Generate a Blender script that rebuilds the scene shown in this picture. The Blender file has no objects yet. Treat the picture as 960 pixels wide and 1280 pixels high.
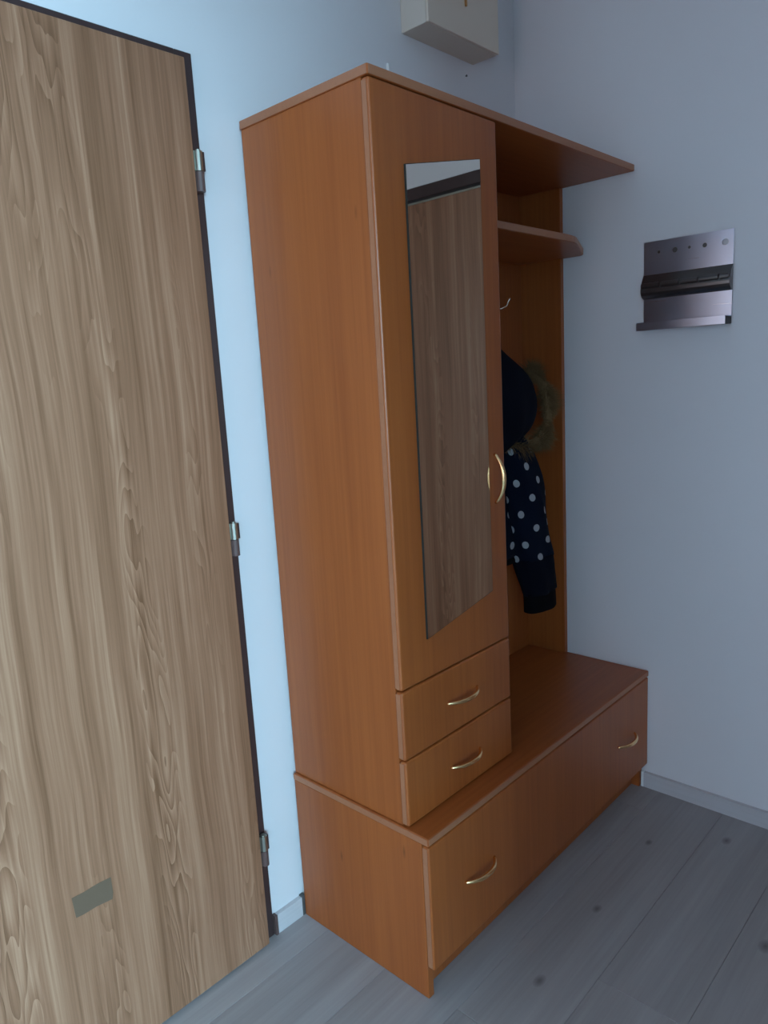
import bpy, bmesh, math, random
from mathutils import Vector, Matrix
random.seed(7)
S = bpy.context.scene
COL = S.collection

# ------------------------------------------------------------------ camera
F_PX = 916.66
YAW, PITCH, ROLL = .8113, -.1826, -.0571
cam = bpy.data.cameras.new('camera'); cam.sensor_fit = 'VERTICAL'; cam.sensor_height = 36.0
cam.lens = F_PX * 36.0 / 1280.0; cam.clip_start = .02
co = bpy.data.objects.new('camera', cam); COL.objects.link(co); S.camera = co
fw = Vector((math.sin(YAW) * math.cos(PITCH), math.cos(YAW) * math.cos(PITCH), math.sin(PITCH)))
r0 = Vector((math.cos(YAW), -math.sin(YAW), 0)); u0 = r0.cross(fw)
rr = math.cos(ROLL) * r0 + math.sin(ROLL) * u0; uu = rr.cross(fw)
m = Matrix((rr, uu, -fw)).transposed().to_4x4(); m.translation = Vector((-1.0301, -1.3489, 1.3447))
co.matrix_world = m

# ------------------------------------------------------------------ world, lights, exposure
W = bpy.data.worlds.new('world'); S.world = W; W.use_nodes = True
W.node_tree.nodes['Background'].inputs[0].default_value = (.45, .55, .7, 1)
W.node_tree.nodes['Background'].inputs[1].default_value = .3
S.view_settings.view_transform = 'Standard'; S.view_settings.look = 'None'
S.view_settings.gamma = 1; S.view_settings.use_curve_mapping = False
S.view_settings.exposure = 0.12

def area(name, loc, target, w, h, power, color):
    l = bpy.data.lights.new(name, 'AREA'); l.shape = 'RECTANGLE'; l.size = w; l.size_y = h
    l.energy = power; l.color = color
    o = bpy.data.objects.new(name, l); COL.objects.link(o); o.location = loc
    o.rotation_euler = (Vector(target) - Vector(loc)).to_track_quat('-Z', 'Y').to_euler()
    return o
# daylight from the window of the room across the hall, coming through its open doorway
area('window_daylight', (-2.88, -4.55, 1.82), (-2.88, 0, 1.82), 1.15, 1.3, 385, (.45, .845, 1.07))
# added fill lamp for ambient light, at the left end of the hall
area('hall_fill', (-2.9, -1.3, 1.5), (2, -1.3, 1.5), .8, 1.4, 9.5, (1.0, .76, .74))

# ------------------------------------------------------------------ materials
def mat(name, rough=.5, metal=0, color=(.5, .5, .5)):
    M = bpy.data.materials.new(name); M.use_nodes = True
    b = M.node_tree.nodes['Principled BSDF']
    b.inputs['Roughness'].default_value = rough; b.inputs['Metallic'].default_value = metal
    b.inputs['Base Color'].default_value = (*color, 1)
    return M, M.node_tree, b
def nd(t, kind, **kw):
    n = t.nodes.new(kind)
    for k, v in kw.items(): setattr(n, k, v)
    return n
def coords(t, scale, rand=0):
    tc = nd(t, 'ShaderNodeTexCoord'); mp = nd(t, 'ShaderNodeMapping')
    mp.inputs['Scale'].default_value = scale
    t.links.new(tc.outputs['Object'], mp.inputs[0])
    if rand:
        oi = nd(t, 'ShaderNodeObjectInfo'); mu = nd(t, 'ShaderNodeMath', operation='MULTIPLY'); mu.inputs[1].default_value = rand
        t.links.new(oi.outputs['Random'], mu.inputs[0]); t.links.new(mu.outputs[0], mp.inputs['Location'])
    return mp.outputs[0]
def noise(t, vec, scale, detail=3, rough=.5, dist=0):
    n = nd(t, 'ShaderNodeTexNoise'); n.inputs['Scale'].default_value = scale
    n.inputs['Detail'].default_value = detail; n.inputs['Roughness'].default_value = rough
    n.inputs['Distortion'].default_value = dist
    t.links.new(vec, n.inputs['Vector']); return n.outputs['Fac']
def ramp(t, fac, stops):
    r = nd(t, 'ShaderNodeValToRGB'); e = r.color_ramp.elements
    while len(e) < len(stops): e.new(.5)
    for el, (p, c) in zip(e, stops): el.position = p; el.color = (*c, 1) if len(c) == 3 else c
    t.links.new(fac, r.inputs[0]); return r.outputs[0]
def mth(t, op, a, b=None, c=None):
    n = nd(t, 'ShaderNodeMath', operation=op)
    for i, v in enumerate((a, b, c)):
        if v is None: continue
        if isinstance(v, (int, float)): n.inputs[i].default_value = v
        else: t.links.new(v, n.inputs[i])
    return n.outputs[0]
def mix(t, fac, a, b, mode='MIX'):
    n = nd(t, 'ShaderNodeMix', data_type='RGBA', blend_type=mode)
    for s, v in ((n.inputs[0], fac), (n.inputs[6], a), (n.inputs[7], b)):
        if isinstance(v, (int, float)): s.default_value = v
        elif isinstance(v, tuple): s.default_value = (*v, 1)
        else: t.links.new(v, s)
    return n.outputs[2]
def bump(t, b, h, strength, dist):
    n = nd(t, 'ShaderNodeBump'); n.inputs['Strength'].default_value = strength; n.inputs['Distance'].default_value = dist
    t.links.new(h, n.inputs['Height']); t.links.new(n.outputs[0], b.inputs['Normal'])

def laminate(name, axis, c_dark, c_light, rough=.38):
    """orange calvados laminate, fine straight grain along the axis, rare small knots"""
    M, t, b = mat(name, rough)
    sc = [55, 55, 55]; sc[axis] = 1.2
    fine = noise(t, coords(t, sc, 40), 1.6, 4, .65)
    sb = [4, 4, 4]; sb[axis] = .5
    broad = noise(t, coords(t, sb, 40), 1.2, 3, .5)
    s = mth(t, 'ADD', mth(t, 'MULTIPLY', fine, .5), mth(t, 'MULTIPLY', broad, .5))
    col = ramp(t, s, [(.3, c_dark), (.7, c_light)])
    if axis == 2:
        # a few small dark knots printed on the left side panels
        geo = nd(t, 'ShaderNodeNewGeometry'); k = None
        for (y, z) in ((-.169, .236), (-.373, .337), (-.337, 1.648), (-.072, 1.576)):
            vm = nd(t, 'ShaderNodeVectorMath', operation='SUBTRACT'); vm.inputs[1].default_value = (0, y, z)
            t.links.new(geo.outputs['Position'], vm.inputs[0])
            ms = nd(t, 'ShaderNodeVectorMath', operation='MULTIPLY'); ms.inputs[1].default_value = (1.0, 2.2, .6)
            t.links.new(vm.outputs[0], ms.inputs[0])
            ln = nd(t, 'ShaderNodeVectorMath', operation='LENGTH'); t.links.new(ms.outputs[0], ln.inputs[0])
            q = mth(t, 'MAXIMUM', mth(t, 'MULTIPLY_ADD', ln.outputs['Value'], -1 / .011, 1.0), 0)
            k = q if k is None else mth(t, 'MAXIMUM', k, q)
        col = mix(t, mth(t, 'MULTIPLY', k, .75), col, tuple(x * .4 for x in c_dark))
    t.links.new(col, b.inputs['Base Color'])
    bump(t, b, fine, .05, .001)
    return M
CD, CL = (.30, .069, .014), (.455, .124, .029)
M_wood = laminate('calvados_laminate_upright', 2, CD, CL)
M_woodh = laminate('calvados_laminate_lengthwise', 0, CD, CL)
M_edge = laminate('calvados_edge_band_sheen', 0, (.37, .14, .07), (.45, .18, .09), .42)  # edge band tone with a bluish sheen painted into the colour

def oak(name):
    M, t, b = mat(name, .42)
    tc = nd(t, 'ShaderNodeTexCoord'); sp = nd(t, 'ShaderNodeSeparateXYZ'); t.links.new(tc.outputs['Object'], sp.inputs[0])
    sway = noise(t, coords(t, (1.5, 1.5, .9)), 1.3, 2)
    cx = mth(t, 'ADD', mth(t, 'ADD', sp.outputs[0], sp.outputs[1]), mth(t, 'MULTIPLY', sway, .055))
    def grain(fx, fz, detail, rough=.6, off=0):
        cb = nd(t, 'ShaderNodeCombineXYZ')
        t.links.new(mth(t, 'MULTIPLY', cx, fx), cb.inputs[0]); t.links.new(mth(t, 'MULTIPLY', sp.outputs[2], fz), cb.inputs[1]); cb.inputs[2].default_value = off
        return noise(t, cb.outputs[0], 1.0, detail, rough)
    n1 = grain(11, 1.5, 2.5, .5)
    mask = ramp(t, grain(7, .45, 1, .5, 4.3), [(.46, (0, 0, 0)), (.56, (1, 1, 1))])
    saw = mth(t, 'SUBTRACT', mth(t, 'FRACT', mth(t, 'MULTIPLY', n1, 22.0)), .5)
    ring = mth(t, 'MULTIPLY_ADD', mth(t, 'MULTIPLY', saw, mask), .9, .5)
    fine = grain(190, 2.6, 3, .65, 1.7)
    med = grain(42, .8, 3, .6, 2.9)
    broad = grain(11, .35, 2, .5, 7.1)
    s = mth(t, 'ADD', mth(t, 'MULTIPLY', ring, .16), mth(t, 'MULTIPLY', fine, .26))
    s = mth(t, 'ADD', s, mth(t, 'MULTIPLY', med, .36))
    s = mth(t, 'ADD', s, mth(t, 'MULTIPLY', broad, .25))
    col = ramp(t, s, [(.40, (.195, .086, .043)), (.51, (.315, .146, .083)), (.63, (.46, .242, .148))])
    t.links.new(col, b.inputs['Base Color']); bump(t, b, fine, .12, .001)
    return M
M_oak = oak('oak_laminate_door')

def paint(name, c, rough=.8, bs=.05):
    M, t, b = mat(name, rough)
    n = noise(t, coords(t, (1, 1, 1)), 1.7, 3)
    col = ramp(t, n, [(.3, tuple(x * .96 for x in c)), (.7, c)])
    t.links.new(col, b.inputs['Base Color'])
    bump(t, b, noise(t, coords(t, (1, 1, 1)), 240, 3), bs, .002)
    return M
M_wall = paint('pale_blue_white_wall_paint', (.78, .755, .79))
M_front = paint('taupe_bounce_cut', (.34, .28, .25))  # unseen wall darkened to cut bounce light onto the cabinet
M_ceil = paint('white_ceiling_paint', (.8, .81, .83))
M_brown = paint('dark_brown_frame_enamel', (.055, .03, .03), .35, .02)
M_knuckle = paint('brown_painted_hinge', (.12, .07, .065), .4, .02)
M_boxside = paint('cream_box_enamel', (.72, .64, .56), .5, .02)
M_boxlid = paint('cream_box_cover_enamel', (.76, .64, .54), .45, .02)
M_tape = paint('olive_brown_tape', (.150, .092, .058), .7, .03)
M_white = paint('white_plastic', (.85, .85, .85), .4, .0)
M_cap = paint('grey_brown_end_cap', (.09, .085, .085), .5, .0)
M_dark = paint('dark_inner_board', (.03, .02, .015), .8, .0)
M_ledge_shade = paint('ledge_end_shade', (.015, .015, .017), .5, 0)  # black standing in for shade in the ledge's open end

def metal(name, c, rough, brushed=None):
    M, t, b = mat(name, rough, 1, c)
    if brushed:
        n = noise(t, coords(t, brushed), 1, 3)
        t.links.new(mth(t, 'MULTIPLY_ADD', n, .07, rough - .035), b.inputs['Roughness'])
    return M
M_steel = metal('brushed_stainless_steel', (.56, .63, .78), .29, (300, 4, 300))
M_steeldark = metal('dark_rolled_steel', (.20, .19, .19), .33, (300, 6, 300))
M_chrome = metal('zinc_hinge_metal', (.42, .41, .36), .42)
M_brass = metal('satin_brass', (1.0, .70, .36), .24)
M_hook = metal('nickel_hook', (.85, .78, .70), .25)
M_mirror = metal('mirror_glass', (.80, .76, .68), .02)
M_mirror_edge = paint('mirror_edge_grey_green', (.02, .022, .02), .8, 0)

def floor_mat():
    M, t, b = mat('grey_laminate_plank', .5)
    oi = nd(t, 'ShaderNodeObjectInfo')
    fine = noise(t, coords(t, (1.6, 55, 20), 30), 1.5, 5, .65)
    br = noise(t, coords(t, (.9, 9, 9), 30), 1.2, 3, .5, .3)
    s = mth(t, 'ADD', mth(t, 'MULTIPLY', fine, .45), mth(t, 'MULTIPLY', br, .55))
    s = mth(t, 'ADD', s, mth(t, 'MULTIPLY_ADD', oi.outputs['Random'], .16, -.08))
    col = ramp(t, s, [(.3, (.29, .262, .265)), (.7, (.42, .388, .395))])
    # knots printed on the planks: small smoky spots stretched along the board
    geo = nd(t, 'ShaderNodeNewGeometry'); k = None
    for (x, y, r) in ((.195, -.581, .013), (.479, -.575, .011), (.81, -.565, .010), (.95, -.73, .013), (.609, -.929, .016), (.40, -.24, .01), (-.5, -.75, .014), (-.2, -1.15, .014)):
        vm = nd(t, 'ShaderNodeVectorMath', operation='SUBTRACT'); vm.inputs[1].default_value = (x, y, 0)
        t.links.new(geo.outputs['Position'], vm.inputs[0])
        ms = nd(t, 'ShaderNodeVectorMath', operation='MULTIPLY'); ms.inputs[1].default_value = (.6, 1, 0)
        t.links.new(vm.outputs[0], ms.inputs[0])
        ln = nd(t, 'ShaderNodeVectorMath', operation='LENGTH'); t.links.new(ms.outputs[0], ln.inputs[0])
        q = mth(t, 'MAXIMUM', mth(t, 'MULTIPLY_ADD', ln.outputs['Value'], -1 / r, 1.0), 0)
        k = q if k is None else mth(t, 'MAXIMUM', k, q)
    col = mix(t, mth(t, 'MULTIPLY', mth(t, 'POWER', k, .8), .75), col, (.07, .06, .06))
    t.links.new(col, b.inputs['Base Color']); bump(t, b, fine, .08, .001)
    return M
M_floor = floor_mat()
M_base = laminate('grey_skirting_laminate', 0, (.52, .49, .51), (.66, .63, .66), .45)
M_basey = laminate('grey_skirting_laminate_side', 1, (.52, .49, .51), (.66, .63, .66), .45)
M_sub = paint('dark_joint', (.10, .09, .085), .8, 0)

def cloth(name, c, dots=False):
    M, t, b = mat(name, 1.0); b.inputs['Specular IOR Level'].default_value = .12
    n = noise(t, coords(t, (1, 1, 1)), 420, 2)
    col = ramp(t, n, [(.3, tuple(x * .7 for x in c)), (.7, c)])
    if dots:
        uv = nd(t, 'ShaderNodeUVMap'); sp = nd(t, 'ShaderNodeSeparateXYZ'); t.links.new(uv.outputs[0], sp.inputs[0])
        def dotset(off):
            fx = mth(t, 'SUBTRACT', mth(t, 'FRACT', mth(t, 'ADD', sp.outputs[0], off)), .5)
            fy = mth(t, 'SUBTRACT', mth(t, 'FRACT', mth(t, 'ADD', sp.outputs[1], off)), .5)
            d = mth(t, 'SQRT', mth(t, 'ADD', mth(t, 'MULTIPLY', fx, fx), mth(t, 'MULTIPLY', fy, fy)))
            return mth(t, 'LESS_THAN', d, .12)
        f = mth(t, 'MAXIMUM', dotset(0), dotset(.5))
        col = mix(t, f, col, (.42, .42, .45))
    t.links.new(col, b.inputs['Base Color']); bump(t, b, n, .2, .001)
    return M
M_navy = cloth('navy_polka_dot_fabric', (.005, .009, .022), True)
M_navyplain = cloth('navy_lining_fabric', (.004, .006, .014))
M_black = cloth('black_rib_knit', (.004, .004, .006))
M_fur = cloth('brown_fake_fur', (.24, .145, .07))

# ------------------------------------------------------------------ mesh helpers
ORG = {}
def link(name, bm, material, parent=None, smooth=False, kind=None, label=None):
    org = Vector((0, 0, 0))
    q = parent
    while q is not None:
        org += q.location; q = q.parent
    if org.length: bmesh.ops.translate(bm, verts=bm.verts, vec=-org)
    me = bpy.data.meshes.new(name); bm.to_mesh(me); bm.free()
    me.materials.append(material)
    if smooth:
        for p in me.polygons: p.use_smooth = True
    o = bpy.data.objects.new(name, me); COL.objects.link(o)
    if parent is not None: o.parent = parent
    if kind: o['kind'] = kind
    if label: o['label'] = label
    return o
def bbox(bm, x0, x1, y0, y1, z0, z1, bev=0, seg=2):
    r = bmesh.ops.create_cube(bm, size=1)
    bmesh.ops.transform(bm, matrix=Matrix.Translation(((x0 + x1) / 2, (y0 + y1) / 2, (z0 + z1) / 2)) @ Matrix.Diagonal((abs(x1 - x0), abs(y1 - y0), abs(z1 - z0), 1)), verts=r['verts'])
    if bev:
        es = list({e for v in r['verts'] for e in v.link_edges})
        bmesh.ops.bevel(bm, geom=es, offset=bev, segments=seg, affect='EDGES', profile=.5)
def box(name, x0, x1, y0, y1, z0, z1, material, parent=None, bev=.0015, seg=2, **kw):
    bm = bmesh.new(); bbox(bm, x0, x1, y0, y1, z0, z1, bev, seg)
    return link(name, bm, material, parent, **kw)
def prism(bm, pts, z0, z1, axis='z'):
    f = (lambda a, b, c: (a, b, c)) if axis == 'z' else (lambda a, b, c: (a, c, b)) if axis == 'y' else (lambda a, b, c: (c, a, b))
    lo = [bm.verts.new(f(a, b, z0)) for a, b in pts]; hi = [bm.verts.new(f(a, b, z1)) for a, b in pts]
    n = len(pts)
    bm.faces.new(lo[::-1]); bm.faces.new(hi)
    for i in range(n): bm.faces.new((lo[i], lo[(i + 1) % n], hi[(i + 1) % n], hi[i]))
    bmesh.ops.recalc_face_normals(bm, faces=bm.faces)
def tube(bm, path, rad, n=10, flat=1.0, flatdir=None, cap=True):
    """tube along points; rad a number or list; flat scales along flatdir"""
    rings = []
    for i, p in enumerate(path):
        p = Vector(p); a = Vector(path[max(i - 1, 0)]); c = Vector(path[min(i + 1, len(path) - 1)])
        t = (c - a).normalized()
        ref = Vector(flatdir) if flatdir else Vector((0, 0, 1) if abs(t.z) < .9 else (1, 0, 0))
        s = t.cross(ref).normalized(); w = s.cross(t).normalized()
        r = rad[i] if isinstance(rad, (list, tuple)) else rad
        rings.append([bm.verts.new(p + s * math.cos(k * 2 * math.pi / n) * r + w * math.sin(k * 2 * math.pi / n) * r * flat) for k in range(n)])
    for A, B in zip(rings, rings[1:]):
        for k in range(n): bm.faces.new((A[k], A[(k + 1) % n], B[(k + 1) % n], B[k]))
    if cap: bm.faces.new(rings[0][::-1]); bm.faces.new(rings[-1])
def cyl(bm, p0, p1, r, n=20): tube(bm, [p0, p1], r, n)
def thing(name, label, cat, loc, group=None):
    o = bpy.data.objects.new(name, None); COL.objects.link(o); o.location = loc; o.empty_display_size = .05
    return tag(o, label, cat, group)
def tag(o, label, cat, group=None):
    o['label'] = label; o['category'] = cat
    if group: o['group'] = group
    return o

XR = 1.0854; CEIL = 2.62; YB = -2.35; XL = -3.0
# ------------------------------------------------------------------ room shell
def struct(name, boxes, material):
    bm = bmesh.new()
    for b in boxes: bbox(bm, *b)
    return link(name, bm, material, kind='structure')
DX0, DX1, DZ = -.958, -.0963, 1.996          # door 1 frame, outer edges
struct('wall_back', [(XL, DX0, 0, .12, 0, CEIL), (DX1, XR, 0, .12, 0, CEIL), (DX0, DX1, 0, .12, DZ, CEIL)], M_wall)
RY0, RY1, RZ = -.835, -1.735, 1.992          # door 2 in the right wall
struct('wall_right', [(XR, XR + .12, RY0, .12, 0, CEIL), (XR, XR + .12, YB, RY1, 0, CEIL), (XR, XR + .12, RY1, RY0, RZ, CEIL)], M_wall)
struct('wall_left', [(XL - .1, XL, YB, .12, 0, CEIL)], M_wall)
OX0, OX1 = -2.75, -1.41                        # doorway in the wall behind the camera
struct('wall_front', [(XL, OX0, YB - .12, YB, 0, CEIL), (OX1, XR + .12, YB - .12, YB, 0, CEIL), (OX0, OX1, YB - .12, YB, 2.05, CEIL)], M_front)
struct('ceiling', [(XL - 1.2, XR + .12, -4.8, .12, CEIL, CEIL + .1)], M_ceil)
struct('wall_far', [(-4.2, .8, -4.8, -4.7, 0, CEIL), (-4.2, -4.1, -4.7, YB - .12, 0, CEIL), (.7, .8, -4.7, YB - .12, 0, CEIL)], M_wall)

# floor: sub-floor and laminate planks laid along the back wall
floor = struct('floor', [(-4.2, XR + .12, -4.8, .12, -.06, -.0085)], M_sub)
PW, PL = .1935, 1.285
fb = -.485
rows = [fb + PW * 3 + i * -PW for i in range(0, 14)]
mesh_cache = {}
ends = [.3, .55, .95, .02, .282, -.18, .337, .78, .1, .5, .9, .2, .65, .0]
for i, ytop in enumerate(rows):
    y1 = min(ytop, -.002); y0 = max(ytop - PW, YB)
    if y1 - y0 < .02: continue
    x = ends[i] + PL
    while x > XR: x -= PL
    cuts = [XR - .003]
    while x > XL: cuts.append(x); x -= PL
    cuts.append(XL)
    for a, b_ in zip(cuts, cuts[1:]):
        if a - b_ < .01: continue
        w, h = round(a - b_ - .0007, 4), round(y1 - y0 - .0007, 4)
        if (w, h) not in mesh_cache:
            bm = bmesh.new(); bbox(bm, 0, w, -h, 0, -.008, 0, .0007, 1)
            me = bpy.data.meshes.new('plank'); bm.to_mesh(me); bm.free(); me.materials.append(M_floor); mesh_cache[(w, h)] = me
        o = bpy.data.objects.new('plank', mesh_cache[(w, h)]); COL.objects.link(o); o.parent = floor
        o.location = (b_, y1, 0)

# skirting
o = struct('baseboard_back', [(-.092, -.004, -.012, -.0005, .0005, .052)], M_base)
box('end_cap', -.0955, -.0875, -.0145, -.0005, .0005, .054, M_knuckle, o, .001)
box('end_cap', -.0075, .0035, -.0127, -.0005, .0005, .056, M_cap, o, .001)
o = struct('baseboard_right', [(XR - .013, XR - .0005, RY0 + .003, -.430, .0005, .050)], M_basey)
box('end_cap', XR - .0145, XR - .0005, -.434, -.426, .0005, .053, M_white, o, .001)
struct('baseboard_left', [(XL, XL + .012, YB, 0, 0, .05)], M_basey)

# ------------------------------------------------------------------ door 1 (closed, beside the cabinet)
d1 = bpy.data.objects.new('door_1', None); COL.objects.link(d1); d1['kind'] = 'structure'; d1.location = (-.527, 0, 0)
bm = bmesh.new()
bbox(bm, -.135, DX1, -.006, .1, 0, DZ, .002, 2); bbox(bm, DX0, -.92, -.006, .1, 0, DZ, .002, 2); bbox(bm, -.92, -.135, -.006, .1, 1.955, DZ, .002, 2)
link('door_frame', bm, M_brown, d1)
bm = bmesh.new()
bbox(bm, -.927, -.1266, -.027, -.009, .007, 1.976, .0025, 2); bbox(bm, -.912, -.142, -.009, .014, .007, 1.95, .001, 1)
leaf = link('door_leaf', bm, M_oak, d1)
for z0, z1 in ((1.731, 1.808), (.975, 1.048), (.212, .289)):
    zm = (z0 + z1) / 2
    bm = bmesh.new(); cyl(bm, (-.1135, -.0225, z0), (-.1135, -.0225, zm - .0005), .0085); bbox(bm, -.124, -.106, -.0225, -.0062, z0, zm - .001)
    h = link('hinge', bm, M_knuckle, d1, smooth=False, label='brown lower hinge knuckle with bright pin half above')
    bm = bmesh.new(); cyl(bm, (-.1135, -.0225, zm + .0005), (-.1135, -.0225, z1), .0085); bbox(bm, -.124, -.118, -.022, -.0145, zm + .001, z1)
    cyl(bm, (-.1135, -.0225, z1), (-.1135, -.0225, z1 + .003), .005)
    link('hinge_pin', bm, M_chrome, h)
    bm = bmesh.new(); bbox(bm, -.108, -.1025, -.0275, -.0062, zm + .001, z1 - .001)
    link('hinge_plate', bm, M_brown, h)
# lever handle on the far side of the leaf (left of the frame of the photo)
bm = bmesh.new(); bbox(bm, -.895, -.855, -.034, -.0272, .93, 1.15, .003, 2); link('lever_plate', bm, M_chrome, d1)
bm = bmesh.new(); tube(bm, [(-.875, -.034, 1.05), (-.875, -.07, 1.05), (-.865, -.078, 1.05), (-.76, -.078, 1.048)], .008, 12); link('lever_handle', bm, M_chrome, d1, smooth=True)
# tape patch on the leaf
bm = bmesh.new()
pts = [(-.5635, .4005), (-.5635 + .003, .356), (-.545, .3545), (-.52, .3555), (-.487, .352), (-.484, .365), (-.485, .3995), (-.51, .4012), (-.54, .3995)]
prism(bm, pts, -.02755, -.02705, 'y')
tag(link('tape_strip', bm, M_tape), 'short strip of olive brown tape stuck low on the oak door', 'tape')

# ------------------------------------------------------------------ door 2 in the right wall (seen in the wardrobe mirror)
d2 = bpy.data.objects.new('door_2', None); COL.objects.link(d2); d2['kind'] = 'structure'; d2.location = (XR, (RY0 + RY1) / 2, 0)
bm = bmesh.new()
bbox(bm, XR - .006, XR + .1, RY0 - .05, RY0, 0, RZ, .002, 2); bbox(bm, XR - .006, XR + .1, RY1, RY1 + .05, 0, RZ, .002, 2); bbox(bm, XR - .006, XR + .1, RY1 + .05, RY0 - .05, 1.952, RZ, .002, 2)
link('door_frame', bm, M_brown, d2)
bm = bmesh.new(); bbox(bm, XR + .012, XR + .052, RY1 + .052, RY0 - .052, .006, 1.944, .002, 2); link('door_leaf', bm, M_oak, d2)
bm = bmesh.new(); bbox(bm, XR + .008, XR + .011, RY1 + .052, RY0 - .052, 1.940, 1.946); link('door_edge_strip', bm, M_chrome, d2, label='thin pale strip along the top of the door leaf')

# ------------------------------------------------------------------ handle mesh, shared
def handle_mesh(L, out):
    bm = bmesh.new(); n = 24; path = []; rad = []
    for i in range(n + 1):
        q = -1 + 2 * i / n
        path.append((q * L / 2, -out * (1 - abs(q) ** 2.3) - .0004, 0)); rad.append(.0056 - .0020 * abs(q) ** 1.5)
    tube(bm, path, rad, 12, 1.0, (0, 0, 1))
    me = bpy.data.meshes.new('handle'); bm.to_mesh(me); bm.free(); me.materials.append(M_brass)
    for p in me.polygons: p.use_smooth = True
    return me
ME_H = handle_mesh(.114, .024)
def handle(loc, parent, vertical=False, name='handle'):
    o = bpy.data.objects.new(name, ME_H); COL.objects.link(o); o.parent = parent
    org = Vector((0, 0, 0)); q = parent
    while q is not None: org += q.location; q = q.parent
    o.location = Vector(loc) - org
    if vertical: o.rotation_euler = (0, math.pi / 2, 0)
    return o

# ------------------------------------------------------------------ lower chest
G = -.0135
X1 = 1.0812; D1 = -.4429; H1 = .3956; T = .018
ch = thing('bench_chest', 'low orange wood bench chest on the floor with two brass handles', 'chest', (X1 / 2, -.22, 0))
box('side_panel', 0, T, D1 + .0195, G, .0005, H1 - T, M_wood, ch)
box('side_panel', X1 - T, X1, D1 + .0195, G, .0005, H1 - T, M_wood, ch)
box('bench_top', -.0005, X1, D1, G, H1 - T, H1, M_woodh, ch, .0025)
box('edge_band', -.0013, -.0004, D1 + .002, G, H1 - T + .002, H1 - .002, M_edge, bpy.data.objects['bench_top'], 0)
box('edge_band', .002, X1 - .002, D1 - .0008, D1 + .0001, H1 - T + .002, H1 - .002, M_edge, bpy.data.objects['bench_top'], 0)
box('bottom_board', T, X1 - T, D1 + .02, G, .082, .082 + T, M_woodh, ch)
box('back_board', T, X1 - T, G - .006, G, .1, H1 - T, M_dark, ch, 0)
box('plinth', T, X1 - T, D1 + .045, D1 + .06, .0005, .082, M_wood, ch)
fl = box('front_panel', .0005, X1 - .001, D1, D1 + T, .0803, H1 - T - .0035, M_wood, ch, .004, 3)
box('edge_band', -.0002, .0004, D1 + .0045, D1 + T - .001, .084, H1 - T - .007, M_edge, fl, 0)
handle((.1745, D1, .2265), fl); handle((.9265, D1, .2265), fl)

# ------------------------------------------------------------------ tall wardrobe unit with open coat niche
D2 = -.3877; H2 = 1.8891; XT = .3999; SP = -.163
wr = thing('hall_wardrobe', 'tall orange wood hallway wardrobe with mirrored door, two drawers and open coat niche', 'wardrobe', (X1 / 2, -.2, H1))
ZB = H1 + .0005
XS = .0055
box('side_panel', XS, XS + T, D2 + .0195, G, ZB, H2 - T, M_wood, wr)
box('divider_panel', XT - T, XT - .001, D2 + .0195, G - .006, ZB, H2 - T, M_wood, wr)
box('niche_side_panel', X1 - T, X1, SP, G, ZB, H2 - T, M_wood, wr)
tb = box('top_board', XS - .002, X1 - .0005, D2, G, H2 - T, H2, M_woodh, wr, .002)
box('edge_band', XS - .0028, XS - .0019, D2 + .002, G, H2 - T + .001, H2 - .001, M_edge, tb, 0)
box('edge_band', XS, X1 - .002, D2 - .0008, D2 + .0001, H2 - T + .001, H2 - .001, M_edge, tb, 0)
box('back_panel', XT, X1 - T, G - .008, G, ZB, H2 - T, M_wood, wr, 0)
box('cabinet_back', XS + T, XT - T, G - .006, G, ZB, H2 - T, M_dark, wr, 0)
# niche shelf with its swept front corner
pts = [(XT, G - .008), (XT, -.333), (.80, -.333), (.825, -.332), (.848, -.3285), (.87, -.3215)]
pts += [(1.066, -.2365), (1.0745, -.2315), (1.0795, -.225), (1.0805, SP - .0005), (X1 - T - .0005, SP - .0005), (X1 - T - .0005, G - .008)]
bm = bmesh.new(); prism(bm, pts, 1.668, 1.686)
bmesh.ops.bevel(bm, geom=[e for e in bm.edges if abs(e.verts[0].co.z - e.verts[1].co.z) < 1e-5 and (e.verts[0].co.y + e.verts[1].co.y) / 2 < -.2], offset=.0015, segments=1, affect='EDGES')
sh = link('shelf', bm, M_woodh, wr)
bm = bmesh.new(); fr = pts[1:9]
for k in range(len(fr) - 1):
    a, b_ = fr[k], fr[k + 1]
    prism(bm, [(a[0] + .0005, a[1] - .0010), (b_[0] + .0005, b_[1] - .0010), (b_[0], b_[1] + .0002), (a[0], a[1] + .0002)], 1.6695, 1.6845)
link('edge_band', bm, M_edge, sh)
# shelf inside behind the door, drawer boxes are closed
ZD1, ZD2 = .7041, .5481
gap = .0016
FX0, FX1 = XS - .001, XT
door = box('mirror_door', FX0, FX1, D2, D2 + T, ZD1 + gap, H2 - T - .002, M_wood, wr, .005, 3)
dr1 = box('drawer_front', FX0, FX1, D2, D2 + T, ZD2 + gap, ZD1 - gap, M_wood, wr, .005, 3)
dr2 = box('drawer_front', FX0, FX1, D2, D2 + T, ZB + .002, ZD2 - gap, M_wood, wr, .005, 3)
for o, a, b_ in ((door, ZD1 + .006, H2 - T - .007), (dr1, ZD2 + .006, ZD1 - .006), (dr2, ZB + .006, ZD2 - .006)):
    box('edge_band', FX0 - .0007, FX0 - .0001, D2 + .0055, D2 + T - .001, a, b_, M_edge, o, 0)
handle((.205, D2, .626), dr1); handle((.2085, D2, .470), dr2)
hv = handle((.3585, D2, 1.100), door, True)
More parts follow.
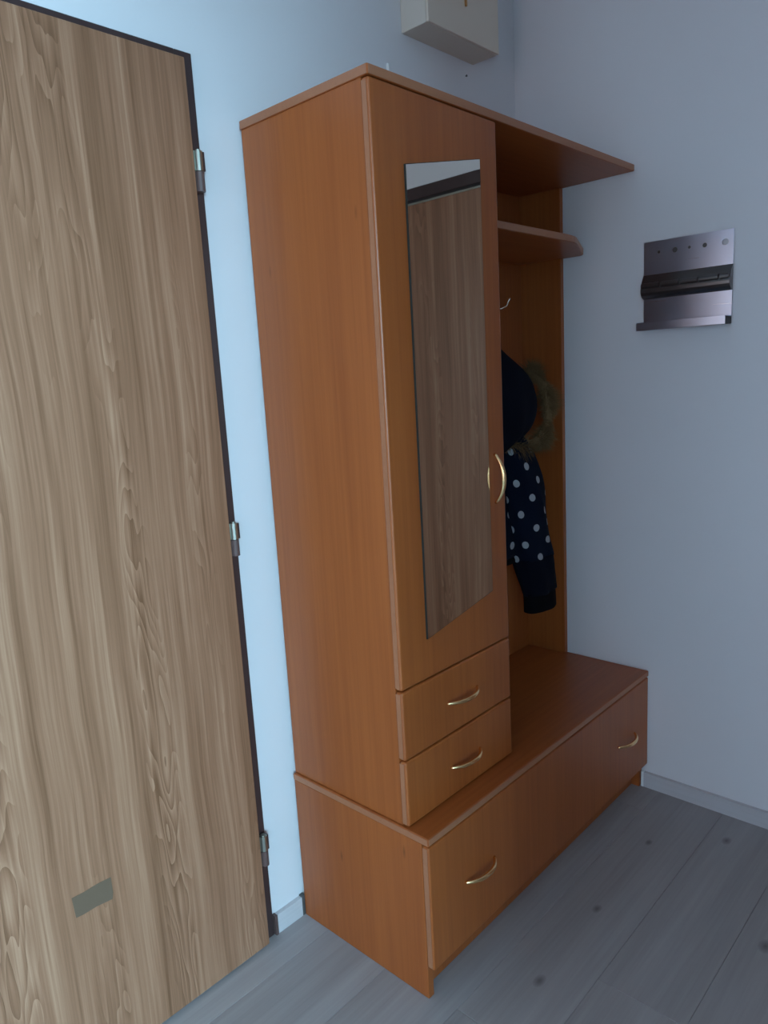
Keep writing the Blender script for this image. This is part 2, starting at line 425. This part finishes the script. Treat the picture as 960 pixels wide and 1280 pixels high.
# mirror: parallelogram with slanted top and bottom
mp = [(.0895, .7947), (.3312, .8397), (.3312, 1.7818), (.0895, 1.7344)]
bm = bmesh.new(); prism(bm, mp, D2 - .004, D2 - .0002, 'y')
mo = link('mirror', bm, M_mirror_edge, door)
g = .0012
mi = [(mp[0][0] + g, mp[0][1] + g), (mp[1][0] - g, mp[1][1] + g), (mp[2][0] - g, mp[2][1] - g), (mp[3][0] + g, mp[3][1] - g)]
bm = bmesh.new(); prism(bm, mi, D2 - .0046, D2 - .0041, 'y'); link('mirror_glass', bm, M_mirror, mo)
# inner shelf between the door space and the drawers
box('inner_shelf', XS + T, XT - T, D2 + .03, G - .007, ZD1 - .009, ZD1 + .009, M_woodh, wr)
# coat hooks
def hook(x, z):
    bm = bmesh.new(); y = G - .0085
    bbox(bm, x - .009, x + .009, y - .003, y, z - .03, z + .03, .0012, 2)
    h = link('coat_hook', bm, M_hook, wr)
    bm = bmesh.new()
    for s in (-1, 1):
        tube(bm, [(x, y - .002, z - .012), (x + s * .006, y - .016, z - .02), (x + s * .016, y - .030, z - .022), (x + s * .028, y - .041, z - .014), (x + s * .034, y - .047, z + .003), (x + s * .036, y - .049, z + .008)], [.003, .003, .0029, .0028, .0026, .0034], 10)
    link('prong', bm, M_hook, h, smooth=True)
    return h
hook(.886, 1.548); hook(.62, 1.548)

# ------------------------------------------------------------------ jacket in the niche
jk = thing('jacket', 'dark navy polka dot jacket with brown fur hood trim hanging in the coat niche', 'jacket', (.66, -.13, .62))
def loft(secs, n=36, seed=0, wr_=.004, us=5.0, vs=4.0):
    """secs: (x, y, z, half width x, half depth y)"""
    bm = bmesh.new(); uvl = bm.loops.layers.uv.new('UVMap'); rnd = random.Random(seed); rings = []
    ph = [rnd.uniform(0, 6.28) for _ in range(6)]
    fine = []
    for i in range(len(secs) - 1):
        for k in range(5):
            u = k / 5; a, b_ = secs[i], secs[i + 1]
            p, q = secs[max(i - 1, 0)], secs[min(i + 2, len(secs) - 1)]
            fine.append([.5 * ((2 * a[j]) + (-p[j] + b_[j]) * u + (2 * p[j] - 5 * a[j] + 4 * b_[j] - q[j]) * u * u + (-p[j] + 3 * a[j] - 3 * b_[j] + q[j]) * u ** 3) for j in range(5)])
    fine.append(list(secs[-1]))
    for i, (x, y, z, w, d) in enumerate(fine):
        ring = []
        for k in range(n):
            a = 2 * math.pi * k / n
            f = wr_ * (math.sin(5 * a + ph[0] + z * 22) + .7 * math.sin(3 * a + ph[1] - z * 31) + .5 * math.sin(9 * a + z * 12 + ph[2]))
            ring.append(bm.verts.new((x + (w + f) * math.cos(a), y + (d + f) * math.sin(a), z)))
        rings.append(ring)
    for i, (A, B) in enumerate(zip(rings, rings[1:])):
        for k in range(n):
            fc = bm.faces.new((A[k], A[(k + 1) % n], B[(k + 1) % n], B[k]))
            uvs = [(k, i), (k + 1, i), (k + 1, i + 1), (k, i + 1)]
            for lp, (a, b_) in zip(fc.loops, uvs): lp[uvl].uv = (a / n * us, (fine[min(b_, len(fine) - 1)][2]) * vs * 5)
    bm.faces.new(rings[0][::-1]); bm.faces.new(rings[-1])
    bmesh.ops.recalc_face_normals(bm, faces=bm.faces)
    return bm
link('body', loft([(.655, -.12, .80, .20, .06), (.655, -.12, .92, .195, .062), (.655, -.12, 1.05, .185, .06), (.655, -.12, 1.14, .165, .055), (.63, -.12, 1.20, .11, .045), (.62, -.12, 1.25, .06, .04)], 48, 1, 0.004, 11, 2.15), M_navy, jk, smooth=True)
box('hem_band', .467, .843, -.172, -.07, .775, .802, M_black, jk, .012, 3)
for s, (xs, sd) in {1: (0, 3), -1: (1, 4)}.items():
    X = lambda x: x if s == 1 else 1.36 - x
    yy = -.176 if s == 1 else -.11
    w = 1 if s == 1 else .85
    link('sleeve_band', loft([(X(.8865), yy, .662, .075 * w, .040), (X(.873), yy, .72, .082 * w, .045), (X(.8525), yy, .785, .0865 * w, .049)], 36, sd + 9, .003), M_navyplain, jk, smooth=True)
    bm = loft([(X(.8535), yy, .78, .085 * w, .048), (X(.835), yy, .84, .086 * w, .05), (X(.808), yy, .96, .084 * w, .052), (X(.785), yy + .005, 1.07, .078 * w, .05), (X(.76), yy + .01, 1.14, .058 * w, .042), (X(.73), yy + .02, 1.18, .03 * w, .03)], 36, sd, .003, 5, 2.15)
    sl = link('sleeve', bm, M_navy, jk, smooth=True)
    link('cuff', loft([(X(.893), yy, .607, .076 * w, .036), (X(.890), yy, .635, .075 * w, .036), (X(.885), yy, .668, .072 * w, .038)], 36, sd + 5, .0012), M_black, sl, smooth=True)
# hood: hangs folded from the hook
link('hood', loft([(.66, -.15, 1.12, .07, .05), (.70, -.155, 1.17, .13, .075), (.715, -.155, 1.24, .155, .085), (.705, -.15, 1.31, .145, .08), (.68, -.13, 1.38, .105, .06), (.645, -.105, 1.45, .05, .04), (.625, -.085, 1.50, .02, .02)], 40, 9, .004), M_navyplain, jk, smooth=True)
bm = bmesh.new(); tube(bm, [(.625, -.085, 1.49), (.62, -.073, 1.525), (.618, -.066, 1.541), (.612, -.073, 1.525), (.612, -.085, 1.49)], .0025, 8); link('hanging_loop', bm, M_black, jk, smooth=True)
# fur trim: curved roll covered by tufts
bm = bmesh.new(); rnd = random.Random(5); path = []
for i in range(26):
    u = i / 25; a = math.radians(62 - 185 * u)
    path.append(Vector((.775 + .135 * math.cos(a), -.185 - .02 * math.sin(math.pi * u), 1.235 + .115 * math.sin(a) + .01 * math.sin(9 * u))))
tube(bm, [tuple(p) for p in path], [.007 + .006 * math.sin(math.pi * i / 25) for i in range(26)], 10)
for _ in range(5200):
    u = rnd.random() * 24.99; i = int(u); p = path[i].lerp(path[i + 1], u - i)
    tdir = (path[i + 1] - path[i]).normalized()
    d = Vector((rnd.gauss(0, 1), rnd.gauss(0, 1), rnd.gauss(0, 1))).normalized()
    out = (p - Vector((.775, -.185, 1.235))).normalized()
    d = (d + out * .5).normalized(); d = (d - tdir * d.dot(tdir) * .7).normalized()
    L = rnd.uniform(.012, .036) * (1 + .5 * math.sin(23 * u / 25 + 1)); base = p + d * .005; tip = base + d * L + Vector((0, 0, -.008))
    sd = d.cross(tdir).normalized() * .0018; s2 = d.cross(sd).normalized() * .0014
    v = [bm.verts.new(base + sd), bm.verts.new(base - sd * .5 + s2), bm.verts.new(base - sd * .5 - s2), bm.verts.new(tip)]
    for a, b_, c in ((0, 1, 3), (1, 2, 3), (2, 0, 3)): bm.faces.new((v[a], v[b_], v[c]))
link('fur_trim', bm, M_fur, jk, kind='stuff')

# ------------------------------------------------------------------ fuse box high on the back wall
fbx = thing('fuse_box', 'cream metal fuse box mounted high on the wall above the wardrobe', 'fuse box', (.71, 0, 2.208))
box('box_body', .5568, .8671, -.083, -.0005, 2.2084, 2.555, M_boxside, fbx, .002)
lid = box('cover', .5568, .8671, -.0908, -.0838, 2.2084, 2.555, M_boxlid, fbx, .002)
box('latch', .7105, .7175, -.0965, -.0909, 2.285, 2.33, metal('brass_latch', (.6, .33, .14), .4), lid, .002)

# ------------------------------------------------------------------ small marks on the wall
bm = bmesh.new(); cyl(bm, (.831, -.003, 2.172), (.831, .0, 2.172), .0018, 10); cyl(bm, (.831, -.0045, 2.172), (.831, -.003, 2.172), .003, 12)
tag(link('wall_nail', bm, M_cap), 'tiny dark nail in the wall just below the fuse box', 'nail')
bm = bmesh.new(); cyl(bm, (.4925, -.0055, 2.096), (.4925, -.0055, 2.120), .0042, 12); cyl(bm, (.4925, -.006, 2.1), (.4925, -.0002, 2.1), .003, 12)
tag(link('cable_clip', bm, M_white), 'small white plastic clip on the wall just above the wardrobe top', 'clip')

# ------------------------------------------------------------------ steel bracket on the right wall
br = thing('wall_bracket', 'stainless steel hinged wall plate with punched holes and bottom ledge on the right wall', 'bracket', (XR, -.541, 1.43))
YA, YZ = -.6610, -.4200
def plate(name, z0, z1, x, holes, mat_, corner=.006):
    """flat plate facing -x with real round holes (grid of quads bridged to circles)"""
    bm = bmesh.new(); th = .0018
    if not holes:
        bbox(bm, x - th, x, YA, YZ, z0, z1, .0006, 1); return link(name, bm, mat_, br)
    hy = [h[0] for h in holes]; cuts = [YA] + [(a + b_) / 2 for a, b_ in zip(hy, hy[1:])] + [YZ]
    n = 20
    for (y, z, r), c0, c1 in zip(holes, cuts, cuts[1:]):
        for xx, flip in ((x - th, False), (x, True)):
            circ, rect = [], []
            for k in range(n):
                a = 2 * math.pi * k / n + math.pi / n; cy, cz = math.cos(a), math.sin(a)
                circ.append(bm.verts.new((xx, y + r * cy, z + r * cz)))
                ty = ((c1 - y) / cy) if cy > 1e-6 else ((c0 - y) / cy if cy < -1e-6 else 1e9)
                tz = ((z1 - z) / cz) if cz > 1e-6 else ((z0 - z) / cz if cz < -1e-6 else 1e9)
                tt = min(ty, tz); rect.append(bm.verts.new((xx, y + tt * cy, z + tt * cz)))
            for k in range(n):
                k2 = (k + 1) % n; bm.faces.new((circ[k], circ[k2], rect[k2], rect[k]))
            if not flip: front = circ
            else:
                for k in range(n): bm.faces.new((front[k], front[(k + 1) % n], circ[(k + 1) % n], circ[k]))
            # corner fill
            for (cy_, cz_) in ((c0, z0), (c0, z1), (c1, z0), (c1, z1)):
                near = sorted(rect, key=lambda v: (v.co.y - cy_) ** 2 + (v.co.z - cz_) ** 2)
                e1 = min((v for v in rect if abs(v.co.y - cy_) < 1e-6), key=lambda v: abs(v.co.z - cz_), default=None)
                e2 = min((v for v in rect if abs(v.co.z - cz_) < 1e-6), key=lambda v: abs(v.co.y - cy_), default=None)
                if e1 and e2 and e1 is not e2: bm.faces.new((e1, e2, bm.verts.new((xx, cy_, cz_))))
    bbox(bm, x - th, x, YA - .0002, YA, z0, z1); bbox(bm, x - th, x, YZ, YZ + .0002, z0, z1); bbox(bm, x - th, x, YA, YZ, z1, z1 + .0002)
    bmesh.ops.recalc_face_normals(bm, faces=bm.faces)
    return link(name, bm, mat_, br)
xp = XR - .006
hs = [(-.640, 1.642, .0085), (-.587, 1.642, .006), (-.546, 1.643, .004), (-.507, 1.642, .007), (-.462, 1.643, .004)]
plate('upper_plate', 1.584, 1.673, xp, hs, M_steel)
plate('lower_plate', 1.452, 1.521, xp, None, M_steel)
box('hole_shade_spacer', XR - .0055, XR - .0005, YA + .045, YZ - .012, 1.46, 1.66, M_cap, br, 0)  # dark backing raised behind the holes to stand in for their shade
# rolled middle: curved sheet over the barrel, with the knuckle seam
prof = [(0, 1.585), (-.004, 1.583), (-.010, 1.575), (-.016, 1.566), (-.021, 1.556), (-.024, 1.548), (-.025, 1.542), (-.024, 1.534), (-.020, 1.527), (-.013, 1.521), (-.005, 1.518), (0, 1.518)]
bm = bmesh.new(); prism(bm, [(xp + a, z) for a, z in prof], YA, YZ, 'y'); link('rolled_cover', bm, M_steeldark, br)
ks = [YA, -.634, -.580, -.530, -.476, YZ + .0]
for a, b_ in zip(ks, ks[1:]):
    bm = bmesh.new(); cyl(bm, (xp - .0205, a + .002, 1.553), (xp - .0205, b_ - .002, 1.553), .0080, 18)
    link('hinge_knuckle', bm, M_steeldark, br, smooth=False)
# ledge with lip
bm = bmesh.new()
bbox(bm, xp - .0500, xp, YA, YZ, 1.4505, 1.4523, .0004, 1); bbox(bm, xp - .0515, xp - .0497, YA, YZ, 1.430, 1.4523, .0004, 1)
link('ledge', bm, M_steel, br)
box('end_shade_block', xp - .0496, xp - .001, YA + .0005, YA + .012, 1.431, 1.4503, M_ledge_shade, br, .001)  # black block added for the dark inside of the open ledge end
